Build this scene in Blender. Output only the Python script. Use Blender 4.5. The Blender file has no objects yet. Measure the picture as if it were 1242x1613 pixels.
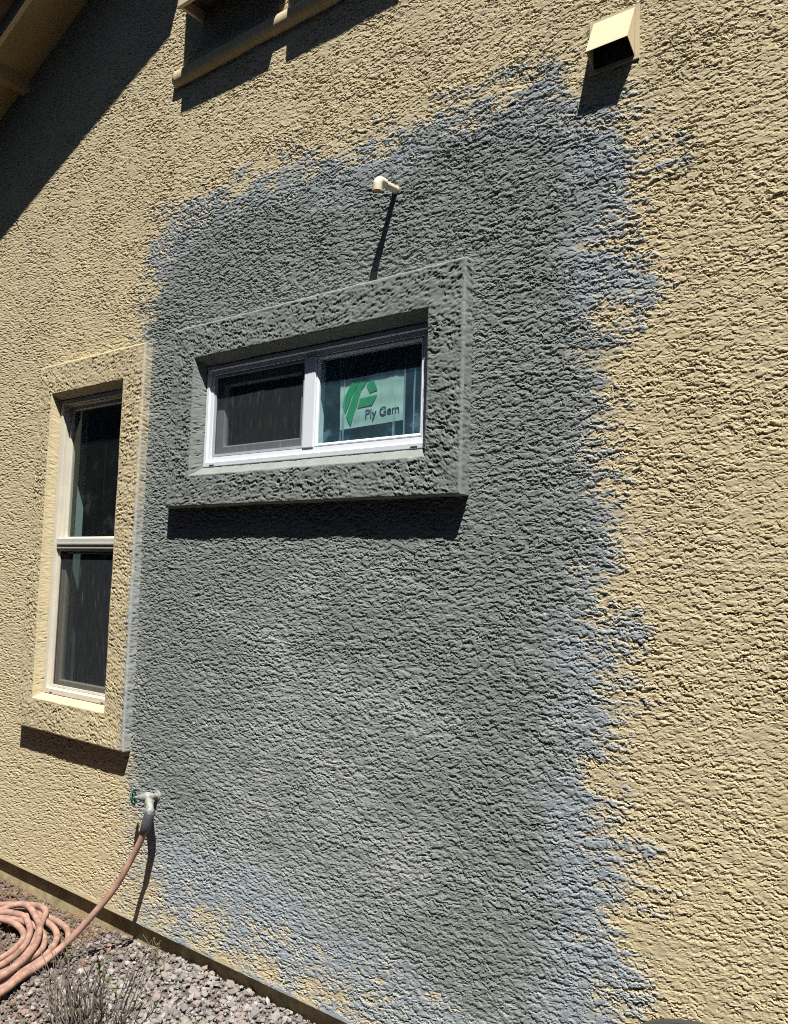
import bpy, bmesh, math, random
import numpy as np
from mathutils import Vector, Matrix

scene = bpy.context.scene
C = scene.collection
R = math.radians
rng = np.random.default_rng(7)
random.seed(7)

# ------------------------------------------------------------------ camera
EYE = Vector((0.0, -2.30, 1.65))
YAW, PITCH, ROLL = R(-38.339), R(4.5025), R(1.8044)
fw = Vector((math.sin(YAW)*math.cos(PITCH), math.cos(YAW)*math.cos(PITCH), math.sin(PITCH)))
r0 = Vector((math.cos(YAW), -math.sin(YAW), 0))
u0 = r0.cross(fw)
rt = math.cos(ROLL)*r0 + math.sin(ROLL)*u0
up = -math.sin(ROLL)*r0 + math.cos(ROLL)*u0
cam_d = bpy.data.cameras.new('camera')
cam = bpy.data.objects.new('camera', cam_d); C.objects.link(cam)
M = Matrix((rt, up, -fw)).transposed().to_4x4(); M.translation = EYE
cam.matrix_world = M
cam_d.sensor_fit = 'HORIZONTAL'; cam_d.sensor_width = 36.0
cam_d.lens = 36.0*1307.2/1242.0
cam_d.clip_start = 0.02; cam_d.clip_end = 500
scene.camera = cam

# ------------------------------------------------------------------ sky, sun, exposure
SUN = Vector((-0.945, 1.0, -2.883)).normalized()      # direction the light travels
world = bpy.data.worlds.new('World'); scene.world = world; world.use_nodes = True
wn = world.node_tree; wn.nodes.clear()
sky = wn.nodes.new('ShaderNodeTexSky'); sky.sky_type = 'NISHITA'; sky.sun_disc = False
sky.sun_elevation = math.asin(-SUN.z); sky.sun_rotation = math.atan2(-SUN.x, -SUN.y)
sky.altitude = 700; sky.air_density = 1.0; sky.dust_density = 0.4; sky.ozone_density = 1.5
bg = wn.nodes.new('ShaderNodeBackground'); bg.inputs['Strength'].default_value = 0.05
wo = wn.nodes.new('ShaderNodeOutputWorld')
wn.links.new(sky.outputs[0], bg.inputs[0]); wn.links.new(bg.outputs[0], wo.inputs[0])
sun_d = bpy.data.lights.new('sun', 'SUN'); sun_d.energy = 5.0; sun_d.angle = R(0.53)
sun_d.color = (1.0, 0.955, 0.88)
sun = bpy.data.objects.new('sun', sun_d); C.objects.link(sun)
sun.rotation_euler = SUN.to_track_quat('-Z', 'Y').to_euler()
vs = scene.view_settings
vs.view_transform = 'Standard'; vs.look = 'None'; vs.gamma = 1.0; vs.use_curve_mapping = False
vs.exposure = 0.88
scene.cycles.use_denoising = False; scene.cycles.filter_width = 1.05
scene.cycles.max_bounces = 6; scene.cycles.diffuse_bounces = 1; scene.cycles.transparent_max_bounces = 12
scene.cycles.caustics_reflective = False; scene.cycles.caustics_refractive = False

# ------------------------------------------------------------------ helpers: noise
_perm = np.random.default_rng(11).permutation(256).astype(np.int32)
_perm = np.concatenate([_perm, _perm])
_ang = np.arange(256)*(2*np.pi/256)
_gx = np.cos(_ang).astype(np.float32); _gy = np.sin(_ang).astype(np.float32)
def pn(x, y, seed=0):
    x = np.asarray(x, np.float32) + np.float32(seed*17.31 + 200); y = np.asarray(y, np.float32) + np.float32(seed*9.73 + 200)
    xf = np.floor(x); yf = np.floor(y)
    xi = xf.astype(np.int32) & 255; yi = yf.astype(np.int32) & 255
    dx = x - xf; dy = y - yf
    u = dx*dx*dx*(dx*(dx*6 - 15) + 10); v = dy*dy*dy*(dy*(dy*6 - 15) + 10)
    def g(ix, iy, ax, ay):
        h = _perm[_perm[ix & 255] + (iy & 255)]
        return _gx[h]*ax + _gy[h]*ay
    a = g(xi, yi, dx, dy); b = g(xi + 1, yi, dx - 1, dy)
    c = g(xi, yi + 1, dx, dy - 1); d = g(xi + 1, yi + 1, dx - 1, dy - 1)
    return (a + u*(b - a)) + v*((c + u*(d - c)) - (a + u*(b - a)))
def fbm(x, y, seed=0, o=3):
    s = 0; a = 1.0
    for k in range(o):
        s = s + a*pn(x*(2**k), y*(2**k), seed + k*5); a *= .5
    return s
def ss(a, b, t):
    t = np.clip((t - a)/(b - a), 0, 1); return t*t*(3 - 2*t)

def stucco(x, z, seed=0, scale=1.0):
    """Height (metres) of a hand-floated dash coat: flat pads with sharp ragged lower lips. -> height, pad mask"""
    x = x/scale; z = z/scale
    zz = z + .035*pn(x/.9, z/1.3, seed + 60) + .010*pn(x/.28, z/.5, seed + 61)
    X = x + .012*fbm(x/.045, zz/.035, seed + 1, 3)
    Z = zz + .0085*fbm(x/.030, zz/.026, seed + 3, 4)
    dens = .20*pn(x/.20, zz/.11, seed + 20)
    calm = ss(-.30, .25, pn(x/.16, zz/.07, seed + 25) + .12)          # places floated flatter
    def lay(sx, sz, sd, drop):
        n = pn(X/sx, Z/sz, sd) + .45*pn(X/(sx*.45), Z/(sz*.5), sd + 1) + dens
        n2 = pn(X/sx, (Z + drop)/sz, sd) + .45*pn(X/(sx*.45), (Z + drop)/(sz*.5), sd + 1) + dens
        p = ss(-.035, .035, n)
        lip = ss(.15, .04, np.abs(n + .07))*ss(.0, .12, n2 - n)        # undercut below each lower lip
        return p*(.80 + .20*ss(-.30, .22, n2)), p, lip
    a, pa, la = lay(.034, .0135, seed + 5, .0055)
    b, pb, lb = lay(.0155, .0078, seed + 7, .0035)
    ph = Z/.019 + 1.35*pn(X/.080, Z/.036, seed + 8) + .6*pn(X/.020, Z/.016, seed + 9)
    fr = ph - np.floor(ph)
    saw = (1 - fr)*ss(0, .08, fr)
    mod = ss(-.16, .10, pn(X/.055, Z/.024, seed + 10) + .45*pn(X/.018, Z/.011, seed + 12))
    fine = pn(X/.0075, Z/.0055, seed + 13)
    cut = ss(-.28, .02, pn(X/.045, Z/.02, seed + 14))*(.45 + .55*ss(-.2, .2, pn(x/.25, zz/.12, seed + 15)))
    flat = ss(.24, .40, pn(x/.11, zz/.034, seed + 16))*ss(-.1, .2, pn(x/.5, zz/.4, seed + 17))
    h = (.00100*a + .00090*b*(.5 + .5*calm) + .0012*saw*mod)*(.75 + .25*calm) + .00014*fine
    gro = ss(.78, .95, fr)*ss(1.0, .97, fr)*mod
    h = (h - (.0030*la + .0019*lb + .0028*gro)*cut)*(1 - .72*flat) + .0009*flat
    patch = ss(-.3, .3, pn(x/.30, zz/.16, seed + 30))
    return h*(.86 + .36*patch)*scale, np.maximum(pa, saw*mod)

def poly_sd(px, pz, poly):
    """signed distance, positive inside"""
    d2 = np.full(px.shape, 1e9, np.float32); ins = np.zeros(px.shape, bool)
    n = len(poly)
    for i in range(n):
        ax, az = poly[i]; bx, bz = poly[(i + 1) % n]
        ex, ez = bx - ax, bz - az
        t = np.clip(((px - ax)*ex + (pz - az)*ez)/(ex*ex + ez*ez + 1e-12), 0, 1)
        d2 = np.minimum(d2, (px - ax - t*ex)**2 + (pz - az - t*ez)**2)
        cond = ((az > pz) != (bz > pz))
        xi = ax + (pz - az)*ex/(ez if abs(ez) > 1e-9 else 1e-9)
        ins ^= cond & (px < xi)
    d = np.sqrt(d2); return np.where(ins, d, -d)

# ------------------------------------------------------------------ helpers: objects
def link(o, parent=None):
    C.objects.link(o)
    if parent is not None: o.parent = parent
    return o
def tag(o, label=None, cat=None, group=None, kind=None):
    if label: o['label'] = label
    if cat: o['category'] = cat
    if group: o['group'] = group
    if kind: o['kind'] = kind
    return o
def empty(name, loc=(0, 0, 0), parent=None):
    o = bpy.data.objects.new(name, None); o.empty_display_size = .1; link(o, parent); o.location = loc
    return o
def mesh_np(name, verts, quads, mat, parent=None, attrs=None, smooth=True, tris=None):
    me = bpy.data.meshes.new(name)
    verts = np.ascontiguousarray(verts, np.float32)
    me.vertices.add(len(verts)); me.vertices.foreach_set('co', verts.ravel())
    fs = []
    nq = 0 if quads is None else len(quads); nt = 0 if tris is None else len(tris)
    loops = []
    if nq: loops.append(np.asarray(quads, np.int32).ravel())
    if nt: loops.append(np.asarray(tris, np.int32).ravel())
    loops = np.concatenate(loops)
    me.loops.add(len(loops)); me.loops.foreach_set('vertex_index', loops)
    tot = np.concatenate([np.full(nq, 4, np.int32), np.full(nt, 3, np.int32)])
    st = np.concatenate([[0], np.cumsum(tot)[:-1]]).astype(np.int32)
    me.polygons.add(nq + nt); me.polygons.foreach_set('loop_start', st); me.polygons.foreach_set('loop_total', tot)
    me.polygons.foreach_set('use_smooth', np.full(nq + nt, smooth))
    for k, v in (attrs or {}).items():
        if v.ndim == 2:
            a = me.attributes.new(k, 'FLOAT_COLOR', 'POINT'); a.data.foreach_set('color', np.ascontiguousarray(v, np.float32).ravel())
        else:
            a = me.attributes.new(k, 'FLOAT', 'POINT'); a.data.foreach_set('value', np.ascontiguousarray(v, np.float32))
    me.update(calc_edges=True); me.validate()
    if mat: me.materials.append(mat)
    return link(bpy.data.objects.new(name, me), parent)
def bm_obj(name, bm, mat, parent=None, smooth=False):
    me = bpy.data.meshes.new(name); bmesh.ops.recalc_face_normals(bm, faces=bm.faces); bm.to_mesh(me); bm.free()
    for p in me.polygons: p.use_smooth = smooth
    if mat: me.materials.append(mat)
    return link(bpy.data.objects.new(name, me), parent)
def bm_box(bm, x0, x1, y0, y1, z0, z1, bev=0):
    vs_ = [bm.verts.new(v) for v in ((x0,y0,z0),(x1,y0,z0),(x1,y1,z0),(x0,y1,z0),(x0,y0,z1),(x1,y0,z1),(x1,y1,z1),(x0,y1,z1))]
    fs = [bm.faces.new([vs_[i] for i in f]) for f in ((0,3,2,1),(4,5,6,7),(0,1,5,4),(1,2,6,5),(2,3,7,6),(3,0,4,7))]
    if bev:
        es = list({e for f in fs for e in f.edges})
        bmesh.ops.bevel(bm, geom=es, offset=bev, segments=2, affect='EDGES', profile=.6)
def box(name, x0, x1, y0, y1, z0, z1, mat, parent=None, bev=0):
    bm = bmesh.new(); bm_box(bm, x0, x1, y0, y1, z0, z1, bev); return bm_obj(name, bm, mat, parent)
def bm_tube(bm, pts, rad, n=10, caps=True):
    pts = [Vector(p) for p in pts]; m = len(pts)
    rads = rad if hasattr(rad, '__len__') else [rad]*m
    t0 = (pts[1] - pts[0]).normalized(); nrm = t0.orthogonal().normalized()
    rings = []
    for i, p in enumerate(pts):
        t = (pts[min(i + 1, m - 1)] - pts[max(i - 1, 0)]).normalized()
        nrm = (nrm - t*nrm.dot(t)).normalized(); b = t.cross(nrm)
        rings.append([bm.verts.new(p + (nrm*math.cos(2*math.pi*k/n) + b*math.sin(2*math.pi*k/n))*rads[i]) for k in range(n)])
    for a, b in zip(rings, rings[1:]):
        for k in range(n): bm.faces.new((a[k], a[(k + 1) % n], b[(k + 1) % n], b[k]))
    if caps:
        bm.faces.new(rings[0][::-1]); bm.faces.new(rings[-1])
def tube(name, pts, rad, mat, parent=None, n=12, caps=True):
    bm = bmesh.new(); bm_tube(bm, pts, rad, n, caps); return bm_obj(name, bm, mat, parent, True)
def catmull(pts, sub=8):
    P = [Vector(p) for p in pts]; P = [P[0]*2 - P[1]] + P + [P[-1]*2 - P[-2]]
    out = []
    for i in range(1, len(P) - 2):
        a, b, c, d = P[i-1], P[i], P[i+1], P[i+2]
        for k in range(sub):
            t = k/sub
            out.append(.5*((2*b) + (c - a)*t + (2*a - 5*b + 4*c - d)*t*t + (3*b - a - 3*c + d)*t**3))
    out.append(P[-2]); return out
def rect_sweep(name, x0, x1, z0, z1, prof, mat, parent=None, y_off=0.0):
    """mitred frame: prof = closed list of (inset from the outer edge, y)"""
    bm = bmesh.new(); rings = []
    for d, y in prof:
        rings.append([bm.verts.new((x, y + y_off, z)) for x, z in ((x0+d, z0+d), (x1-d, z0+d), (x1-d, z1-d), (x0+d, z1-d))])
    n = len(rings)
    for i in range(n):
        a, b = rings[i], rings[(i + 1) % n]
        for k in range(4): bm.faces.new((a[k], a[(k + 1) % 4], b[(k + 1) % 4], b[k]))
    return bm_obj(name, bm, mat, parent)

# ------------------------------------------------------------------ helpers: materials
def new_mat(name):
    m = bpy.data.materials.new(name); m.use_nodes = True; nt = m.node_tree
    return m, nt, nt.nodes['Principled BSDF']
def nd(nt, typ, **kw):
    n = nt.nodes.new(typ)
    for k, v in kw.items():
        if k in n.inputs: n.inputs[k].default_value = v
        else: setattr(n, k, v)
    return n
def coords(nt, scale=(1, 1, 1)):
    tc = nd(nt, 'ShaderNodeTexCoord'); mp = nd(nt, 'ShaderNodeMapping'); mp.inputs['Scale'].default_value = scale
    nt.links.new(tc.outputs['Object'], mp.inputs['Vector']); return mp.outputs[0]
def ramp(nt, fac, stops):
    r = nd(nt, 'ShaderNodeValToRGB'); e = r.color_ramp.elements
    while len(e) < len(stops): e.new(.5)
    for k, (p, c) in zip(e, stops): k.position = p; k.color = c if len(c) == 4 else (*c, 1)
    nt.links.new(fac, r.inputs[0]); return r.outputs[0]
def mix(nt, fac, a, b, blend='MIX'):
    m = nd(nt, 'ShaderNodeMix', data_type='RGBA', blend_type=blend)
    for s, i in ((fac, 0), (a, 6), (b, 7)):
        if hasattr(s, 'links'): nt.links.new(s, m.inputs[i])
        elif i == 0: m.inputs[0].default_value = s
        else: m.inputs[i].default_value = (*s, 1) if len(s) == 3 else s
    return m.outputs[2]
def noise(nt, vec, scale, detail=4, rough=.6):
    n = nd(nt, 'ShaderNodeTexNoise'); n.inputs['Scale'].default_value = scale; n.inputs['Detail'].default_value = detail; n.inputs['Roughness'].default_value = rough
    if vec is not None: nt.links.new(vec, n.inputs['Vector'])
    return n.outputs[0]
def bump(nt, b, height, strength, dist):
    n = nd(nt, 'ShaderNodeBump'); n.inputs['Strength'].default_value = strength; n.inputs['Distance'].default_value = dist
    nt.links.new(height, n.inputs['Height']); nt.links.new(n.outputs[0], b.inputs['Normal'])
def plain(name, col, rough=.6, var=.12, scale=25, metal=0, bmp=0, spec=.4, stretch=(1, 1, 1)):
    m, nt, b = new_mat(name)
    v = coords(nt, stretch); f = noise(nt, v, scale, 5)
    lo = tuple(c*(1 - var) for c in col); hi = tuple(min(1, c*(1 + var)) for c in col)
    nt.links.new(ramp(nt, f, [(.3, lo), (.7, hi)]), b.inputs['Base Color'])
    b.inputs['Roughness'].default_value = rough; b.inputs['Metallic'].default_value = metal
    b.inputs['Specular IOR Level'].default_value = spec
    if bmp: bump(nt, b, noise(nt, v, scale*6, 3), bmp, .002)
    return m

def stucco_material():
    m, nt, b = new_mat('stucco')
    v = coords(nt)
    att = lambda k: nd(nt, 'ShaderNodeAttribute', attribute_name=k).outputs['Fac']
    big = noise(nt, v, 1.6, 4); mid = noise(nt, v, 14, 5); fin = noise(nt, v, 160, 3)
    cream = mix(nt, mid, (.525, .456, .300), (.585, .512, .345))
    cream = mix(nt, ramp(nt, big, [(.35, (0, 0, 0)), (.7, (1, 1, 1))]), cream, mix(nt, mid, (.555, .472, .290), (.605, .520, .332)))
    cream = mix(nt, ramp(nt, fin, [(.25, (0,)*3), (.42, (.25,)*3)]), cream, (.50, .40, .24))
    wsh = noise(nt, coords(nt, (7, 1, .5)), 1.0, 5, .6)
    cream = mix(nt, ramp(nt, wsh, [(.40, (0,)*3), (.75, (.45,)*3)]), cream, (.44, .375, .245))
    blue = mix(nt, mid, (.225, .272, .318), (.322, .370, .412))
    gray = mix(nt, mid, (.168, .193, .183), (.238, .262, .248))
    lite = mix(nt, fin, (.30, .325, .325), (.40, .420, .420))
    gray = mix(nt, att('pale'), gray, lite)
    col = mix(nt, att('coat_blue'), cream, blue)
    col = mix(nt, att('coat_gray'), col, gray)
    nt.links.new(col, b.inputs['Base Color'])
    b.inputs['Roughness'].default_value = .93; b.inputs['Specular IOR Level'].default_value = .15
    bump(nt, b, noise(nt, v, 420, 4, .75), .4, .0018)
    return m
MAT_STUCCO = stucco_material()
MAT_CREAM = plain('cream_paint', (.60, .50, .33), .6, .06, 12)
MAT_SMOOTH = plain('smooth_stucco', (.57, .46, .28), .9, .08, 18, bmp=.2)
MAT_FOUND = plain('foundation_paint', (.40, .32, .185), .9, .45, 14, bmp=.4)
MAT_WHITE = plain('white_vinyl', (.77, .82, .88), .35, .03, 10)
MAT_GREYVINYL = plain('grey_vinyl', (.44, .48, .53), .45, .10, 14)
MAT_ALMOND = plain('almond_frame', (.66, .62, .52), .45, .06, 14)
MAT_ALUM = plain('rail_metal', (.50, .49, .46), .45, .06, 20)
MAT_DARK = plain('dark_seal', (.015, .015, .017), .6)
MAT_SOFFIT = plain('soffit_paint', (.36, .27, .13), .8, .12, 9)
MAT_TILE = plain('roof_tile', (.12, .075, .055), .85, .3, 9, bmp=.3)
MAT_ROOM = plain('room_paint', (.22, .24, .27), .9, .1, 3)
MAT_LINING = plain('window_lining', (.42, .47, .46), .8, .05, 6)
MAT_PVC = plain('pvc_pipe', (.66, .60, .46), .4, .05, 30)
MAT_RUST = plain('pipe_mouth', (.36, .19, .10), .7, .25, 60)
MAT_BRASS = plain('weathered_spigot', (.27, .28, .262), .6, .45, 70, metal=.15)
MAT_GREEN = plain('green_handle', (.015, .075, .052), .4, .2, 40)
MAT_SLEEVE = plain('grey_sleeve', (.075, .082, .095), .5, .25, 60)
MAT_HOSE = plain('terracotta_hose', (.31, .185, .142), .8, .40, 22)
MAT_BIN = plain('black_plastic', (.028, .030, .036), .38, .2, 20)

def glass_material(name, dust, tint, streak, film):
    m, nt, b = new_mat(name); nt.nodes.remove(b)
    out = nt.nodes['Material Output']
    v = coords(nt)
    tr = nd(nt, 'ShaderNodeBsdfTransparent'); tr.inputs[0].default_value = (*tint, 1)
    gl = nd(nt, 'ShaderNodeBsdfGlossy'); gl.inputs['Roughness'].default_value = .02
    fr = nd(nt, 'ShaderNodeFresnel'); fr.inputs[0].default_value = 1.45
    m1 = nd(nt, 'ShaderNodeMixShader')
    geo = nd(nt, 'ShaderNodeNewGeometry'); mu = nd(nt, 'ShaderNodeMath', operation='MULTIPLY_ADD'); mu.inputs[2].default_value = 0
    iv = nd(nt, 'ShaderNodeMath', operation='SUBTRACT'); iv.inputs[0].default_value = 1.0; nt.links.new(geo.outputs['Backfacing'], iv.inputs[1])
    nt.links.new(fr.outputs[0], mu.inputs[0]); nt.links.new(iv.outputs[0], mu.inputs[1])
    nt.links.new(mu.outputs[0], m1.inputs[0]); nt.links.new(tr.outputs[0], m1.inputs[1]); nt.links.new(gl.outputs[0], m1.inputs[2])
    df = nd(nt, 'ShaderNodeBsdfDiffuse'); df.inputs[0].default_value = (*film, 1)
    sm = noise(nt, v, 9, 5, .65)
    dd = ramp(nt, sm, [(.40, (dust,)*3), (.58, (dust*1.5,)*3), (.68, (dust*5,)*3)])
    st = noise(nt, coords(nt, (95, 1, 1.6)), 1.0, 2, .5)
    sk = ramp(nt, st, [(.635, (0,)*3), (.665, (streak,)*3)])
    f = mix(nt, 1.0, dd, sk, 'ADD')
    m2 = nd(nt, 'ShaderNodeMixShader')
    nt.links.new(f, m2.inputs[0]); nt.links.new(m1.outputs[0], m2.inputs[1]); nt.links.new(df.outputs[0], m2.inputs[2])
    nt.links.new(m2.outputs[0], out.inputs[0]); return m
MAT_GLASS = glass_material('dusty_reflection_glass', .060, (.88, .96, .95), .55, (.20, .38, .52))  # dust and streaks are real; their blue tint is a painted reflection
MAT_GLASS2 = glass_material('window_glass', .010, (.80, .88, .86), .02, (.40, .42, .42))
def screen_material():
    m, nt, b = new_mat('insect_screen'); out = nt.nodes['Material Output']
    v = coords(nt)
    tr = nd(nt, 'ShaderNodeBsdfTransparent')
    ms = nd(nt, 'ShaderNodeMixShader')
    st = noise(nt, coords(nt, (60, 1, 9)), 1.0, 3, .6)
    nt.links.new(ramp(nt, st, [(.3, (.024, .028, .032)), (.62, (.042, .047, .052)), (.72, (.16, .175, .18))]), b.inputs['Base Color'])
    b.inputs['Roughness'].default_value = .8; b.inputs['Specular IOR Level'].default_value = .1
    ms.inputs[0].default_value = .62
    nt.links.new(tr.outputs[0], ms.inputs[1]); nt.links.new(b.outputs[0], ms.inputs[2]); nt.links.new(ms.outputs[0], out.inputs[0])
    return m
MAT_SCREEN = screen_material()

# ================================================================== THE HOUSE
house = empty('house', (-2.3, 0, 0))
house.location = (0, 0, 0)
tag(house, 'cream stucco house wall with a large unpainted grey patch around the small window', 'house')

SCR = 0.10          # bottom lip of the stucco
LW = dict(c=(-4.243, -3.300, .823, 2.714), o=(-4.105, -3.469, .984, 2.5515), f=(-4.080, -3.470, 1.004, 2.526), t=.046)
MW = dict(c=(-3.073, -1.5055, 1.9266, 2.7282), o=(-2.915, -1.6585, 2.066, 2.5749), f=(-2.885, -1.665, 2.099, 2.547), t=.053)

OUT = [(-3.312, 0.0), (-3.312, 0.80), (-3.42, 0.86), (-3.43, 1.6), (-3.43, 2.743), (-3.461, 2.807), (-3.341, 2.942), (-3.422, 3.163), (-3.305, 3.215), (-3.335, 3.332), (-3.075, 3.337), (-2.812, 3.366), (-2.568, 3.377), (-2.341, 3.342), (-2.236, 3.35), (-2.067, 3.327), (-1.88, 3.335), (-1.678, 3.332), (-1.491, 3.326), (-1.318, 3.315), (-1.225, 3.342), (-1.169, 3.314), (-1.179, 3.254), (-1.09, 3.17), (-0.976, 3.086), (-0.858, 2.968), (-0.826, 2.889), (-0.914, 2.833), (-0.959, 2.767), (-0.938, 2.665), (-0.865, 2.572), (-0.855, 2.509), (-0.94, 2.411), (-1.014, 2.36), (-1.003, 2.252), (-0.992, 2.156), (-1.001, 1.948), (-0.958, 1.891), (-0.937, 1.671), (-1.005, 1.604), (-0.932, 1.535), (-0.909, 1.457), (-0.959, 1.381), (-0.939, 1.312), (-0.989, 1.198), (-1.003, 1.054), (-0.927, 0.929), (-0.875, 0.822), (-0.916, 0.744), (-0.92, 0.641), (-0.901, 0.458), (-0.886, 0.321), (-.92, .0)]
INN = [(-3.42, 2.66), (-3.315, 2.937), (-3.238, 3.122), (-3.065, 3.204), (-2.639, 3.256), (-2.263, 3.203), (-2.059, 3.157), (-1.814, 3.168), (-1.646, 3.218), (-1.437, 3.212), (-1.291, 3.175), (-1.142, 3.031), (-1.065, 2.855), (-1.116, 2.706), (-1.135, 2.569), (-1.069, 2.378), (-1.082, 2.262), (-1.097, 2.166), (-1.127, 2.032), (-1.062, 1.875), (-1.08, 1.686), (-1.12, 1.59), (-1.168, 1.379), (-1.156, 1.249), (-1.133, 1.122), (-1.225, 0.995), (-1.176, 0.875), (-1.22, 0.736), (-1.146, 0.664), (-1.17, 0.532), (-1.212, 0.352),
       (-1.431, 0.277), (-1.68, 0.338), (-1.931, 0.387), (-2.28, 0.449), (-2.531, 0.483), (-2.849, 0.511), (-3.07, 0.543), (-3.27, 0.72), (-3.39, .90), (-3.42, 1.6)]

def coats(x, z, h, plate):
    """how much grey-blue scratch coat and dark grey finish coat lies at a point of the wall"""
    do = poly_sd(x, z, OUT); di = poly_sd(x, z, INN)
    hn = np.clip((h + .0005)/.0026, 0, 1.3) - .5
    streak = pn(x/.17, z/.030, 41) + .7*pn(x/.075, z/.014, 42) + .5*pn(x/.034, z/.008, 43)
    blot = fbm(x/.15, z/.11, 44, 4)
    speck = fbm(x/.022, z/.012, 48, 3)
    # ragged wash near the rim of the patch: thick on the proud lips, thin in the hollows
    low = ss(.66, .25, z)
    b = do/.110 - .36 + 1.0*streak + 1.1*blot + 1.35*hn + .7*speck
    bl2 = 1.05 + 1.5*blot + .9*streak + 1.3*hn + .8*speck + di/.30      # thin wash near the ground
    b = b*(1 - low) + np.minimum(b, bl2)*low
    film = .46*ss(-.7, 1.0, do/.11 - .35 + 1.2*blot + 1.0*streak)*(1 - .5*low)
    blue = np.maximum(film, .94*ss(-.42, .62, b))*ss(-.11, -.03, do + .035*streak)
    lft = ss(-2.95, -3.25, x)*ss(.75, .45, z)
    blue = blue*(1 - .45*lft)
    g = di/.110 + .05 + .9*streak + 1.1*blot + .8*hn + .6*speck
    gray = ss(-.6, .95, g)*.97
    pale = .50*ss(2.1, 1.0, z)*ss(-3.2, -2.5, x)*ss(-1.1, -1.9, x) + .55*fbm(x/.40, z/.24, 46, 4) + .30*speck + .35*streak
    pale = .9*ss(.05, 1.0, pale)
    return blue, gray, pale

def build_wall():
    # columns follow the distance of the wall from the street side, rows are evenly spaced
    ang = np.linspace(R(-66.5), R(-9.0), 830)
    xs = 2.3*np.tan(ang)
    xs = np.concatenate([np.linspace(-7.5, xs[0] - .05, 16), xs, np.linspace(xs[-1] + .01, 2.2, 60)])
    ztop = np.interp(xs, [-7.5, -5.25, -3.3, -1.9, -.3, 2.2], [5.5, 5.3, 4.55, 3.95, 3.35, 3.2])
    zbot = np.interp(xs, [-7.5, -2.10, -.9, -.3, 2.2], [SCR, SCR, .36, .50, .55])
    zb = SCR + (zbot[:, None] - SCR)*np.linspace(0, 1, 24)[None, :-1]
    low_only = (zbot < SCR + .02)[:, None]
    z0r = np.where(low_only, SCR + .0005*np.arange(23)[None, :], zb)
    zs = z0r[:, -1:] + .002
    t = np.linspace(0, 1, 1020)
    z = zs + (ztop[:, None] - zs)*t[None, :]
    zx = ztop[:, None] + (6.6 - ztop[:, None])*np.linspace(0.12, 1, 8)[None, :]
    z = np.concatenate([z0r, z, zx], 1).astype(np.float32)
    x = np.repeat(xs[:, None], z.shape[1], 1).astype(np.float32)
    h, pl = stucco(x, z)
    h = h*ss(SCR, SCR + .03, z) + .002*(1 - ss(SCR, SCR + .03, z))
    blue, gray, pale = coats(x, z, h, pl)
    h = h + .0016*np.maximum(blue, gray)*(.3 + .7*pl) + .0012*gray*pn(x/.05, z/.02, 90)
    wave = .004*pn(x/.8, z/.8, 95)
    nc, nr = x.shape
    V = np.stack([x, -(h + wave), z], -1).reshape(-1, 3)
    idx = np.arange(nc*nr).reshape(nc, nr)
    Q = np.stack([idx[:-1, :-1], idx[1:, :-1], idx[1:, 1:], idx[:-1, 1:]], -1).reshape(-1, 4)
    cx = V[Q[:, 0], 0]*.5 + V[Q[:, 2], 0]*.5; cz = V[Q[:, 0], 2]*.5 + V[Q[:, 2], 2]*.5
    keep = np.ones(len(Q), bool)
    for w in (LW, MW):
        a, b, c, d = w['c']; o = w['o']
        keep &= ~((cx > (a + o[0])/2) & (cx < (b + o[1])/2) & (cz > (c + o[2])/2) & (cz < (d + o[3])/2))
    Q = Q[keep]
    # bottom return to the foundation
    n0 = len(V); bot = idx[:, 0]
    V2 = V[bot].copy(); V2[:, 1] = .06; V = np.concatenate([V, V2])
    k = np.arange(nc - 1)
    Qb = np.stack([bot[:-1], n0 + k, n0 + k + 1, bot[1:]], -1)
    Q = np.concatenate([Q, Qb])
    pad = lambda a: np.concatenate([a.ravel(), a[:, 0]])
    return mesh_np('stucco_wall', V, Q, MAT_STUCCO, house, dict(coat_blue=pad(blue), coat_gray=pad(gray), pale=pad(pale)), False)
wall = build_wall()
wall['label'] = 'cream textured stucco wall with grey and bluish unpainted patch'

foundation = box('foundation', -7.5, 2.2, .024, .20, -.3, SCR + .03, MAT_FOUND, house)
foundation['label'] = 'painted foundation strip in shade under the stucco lip'

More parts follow.
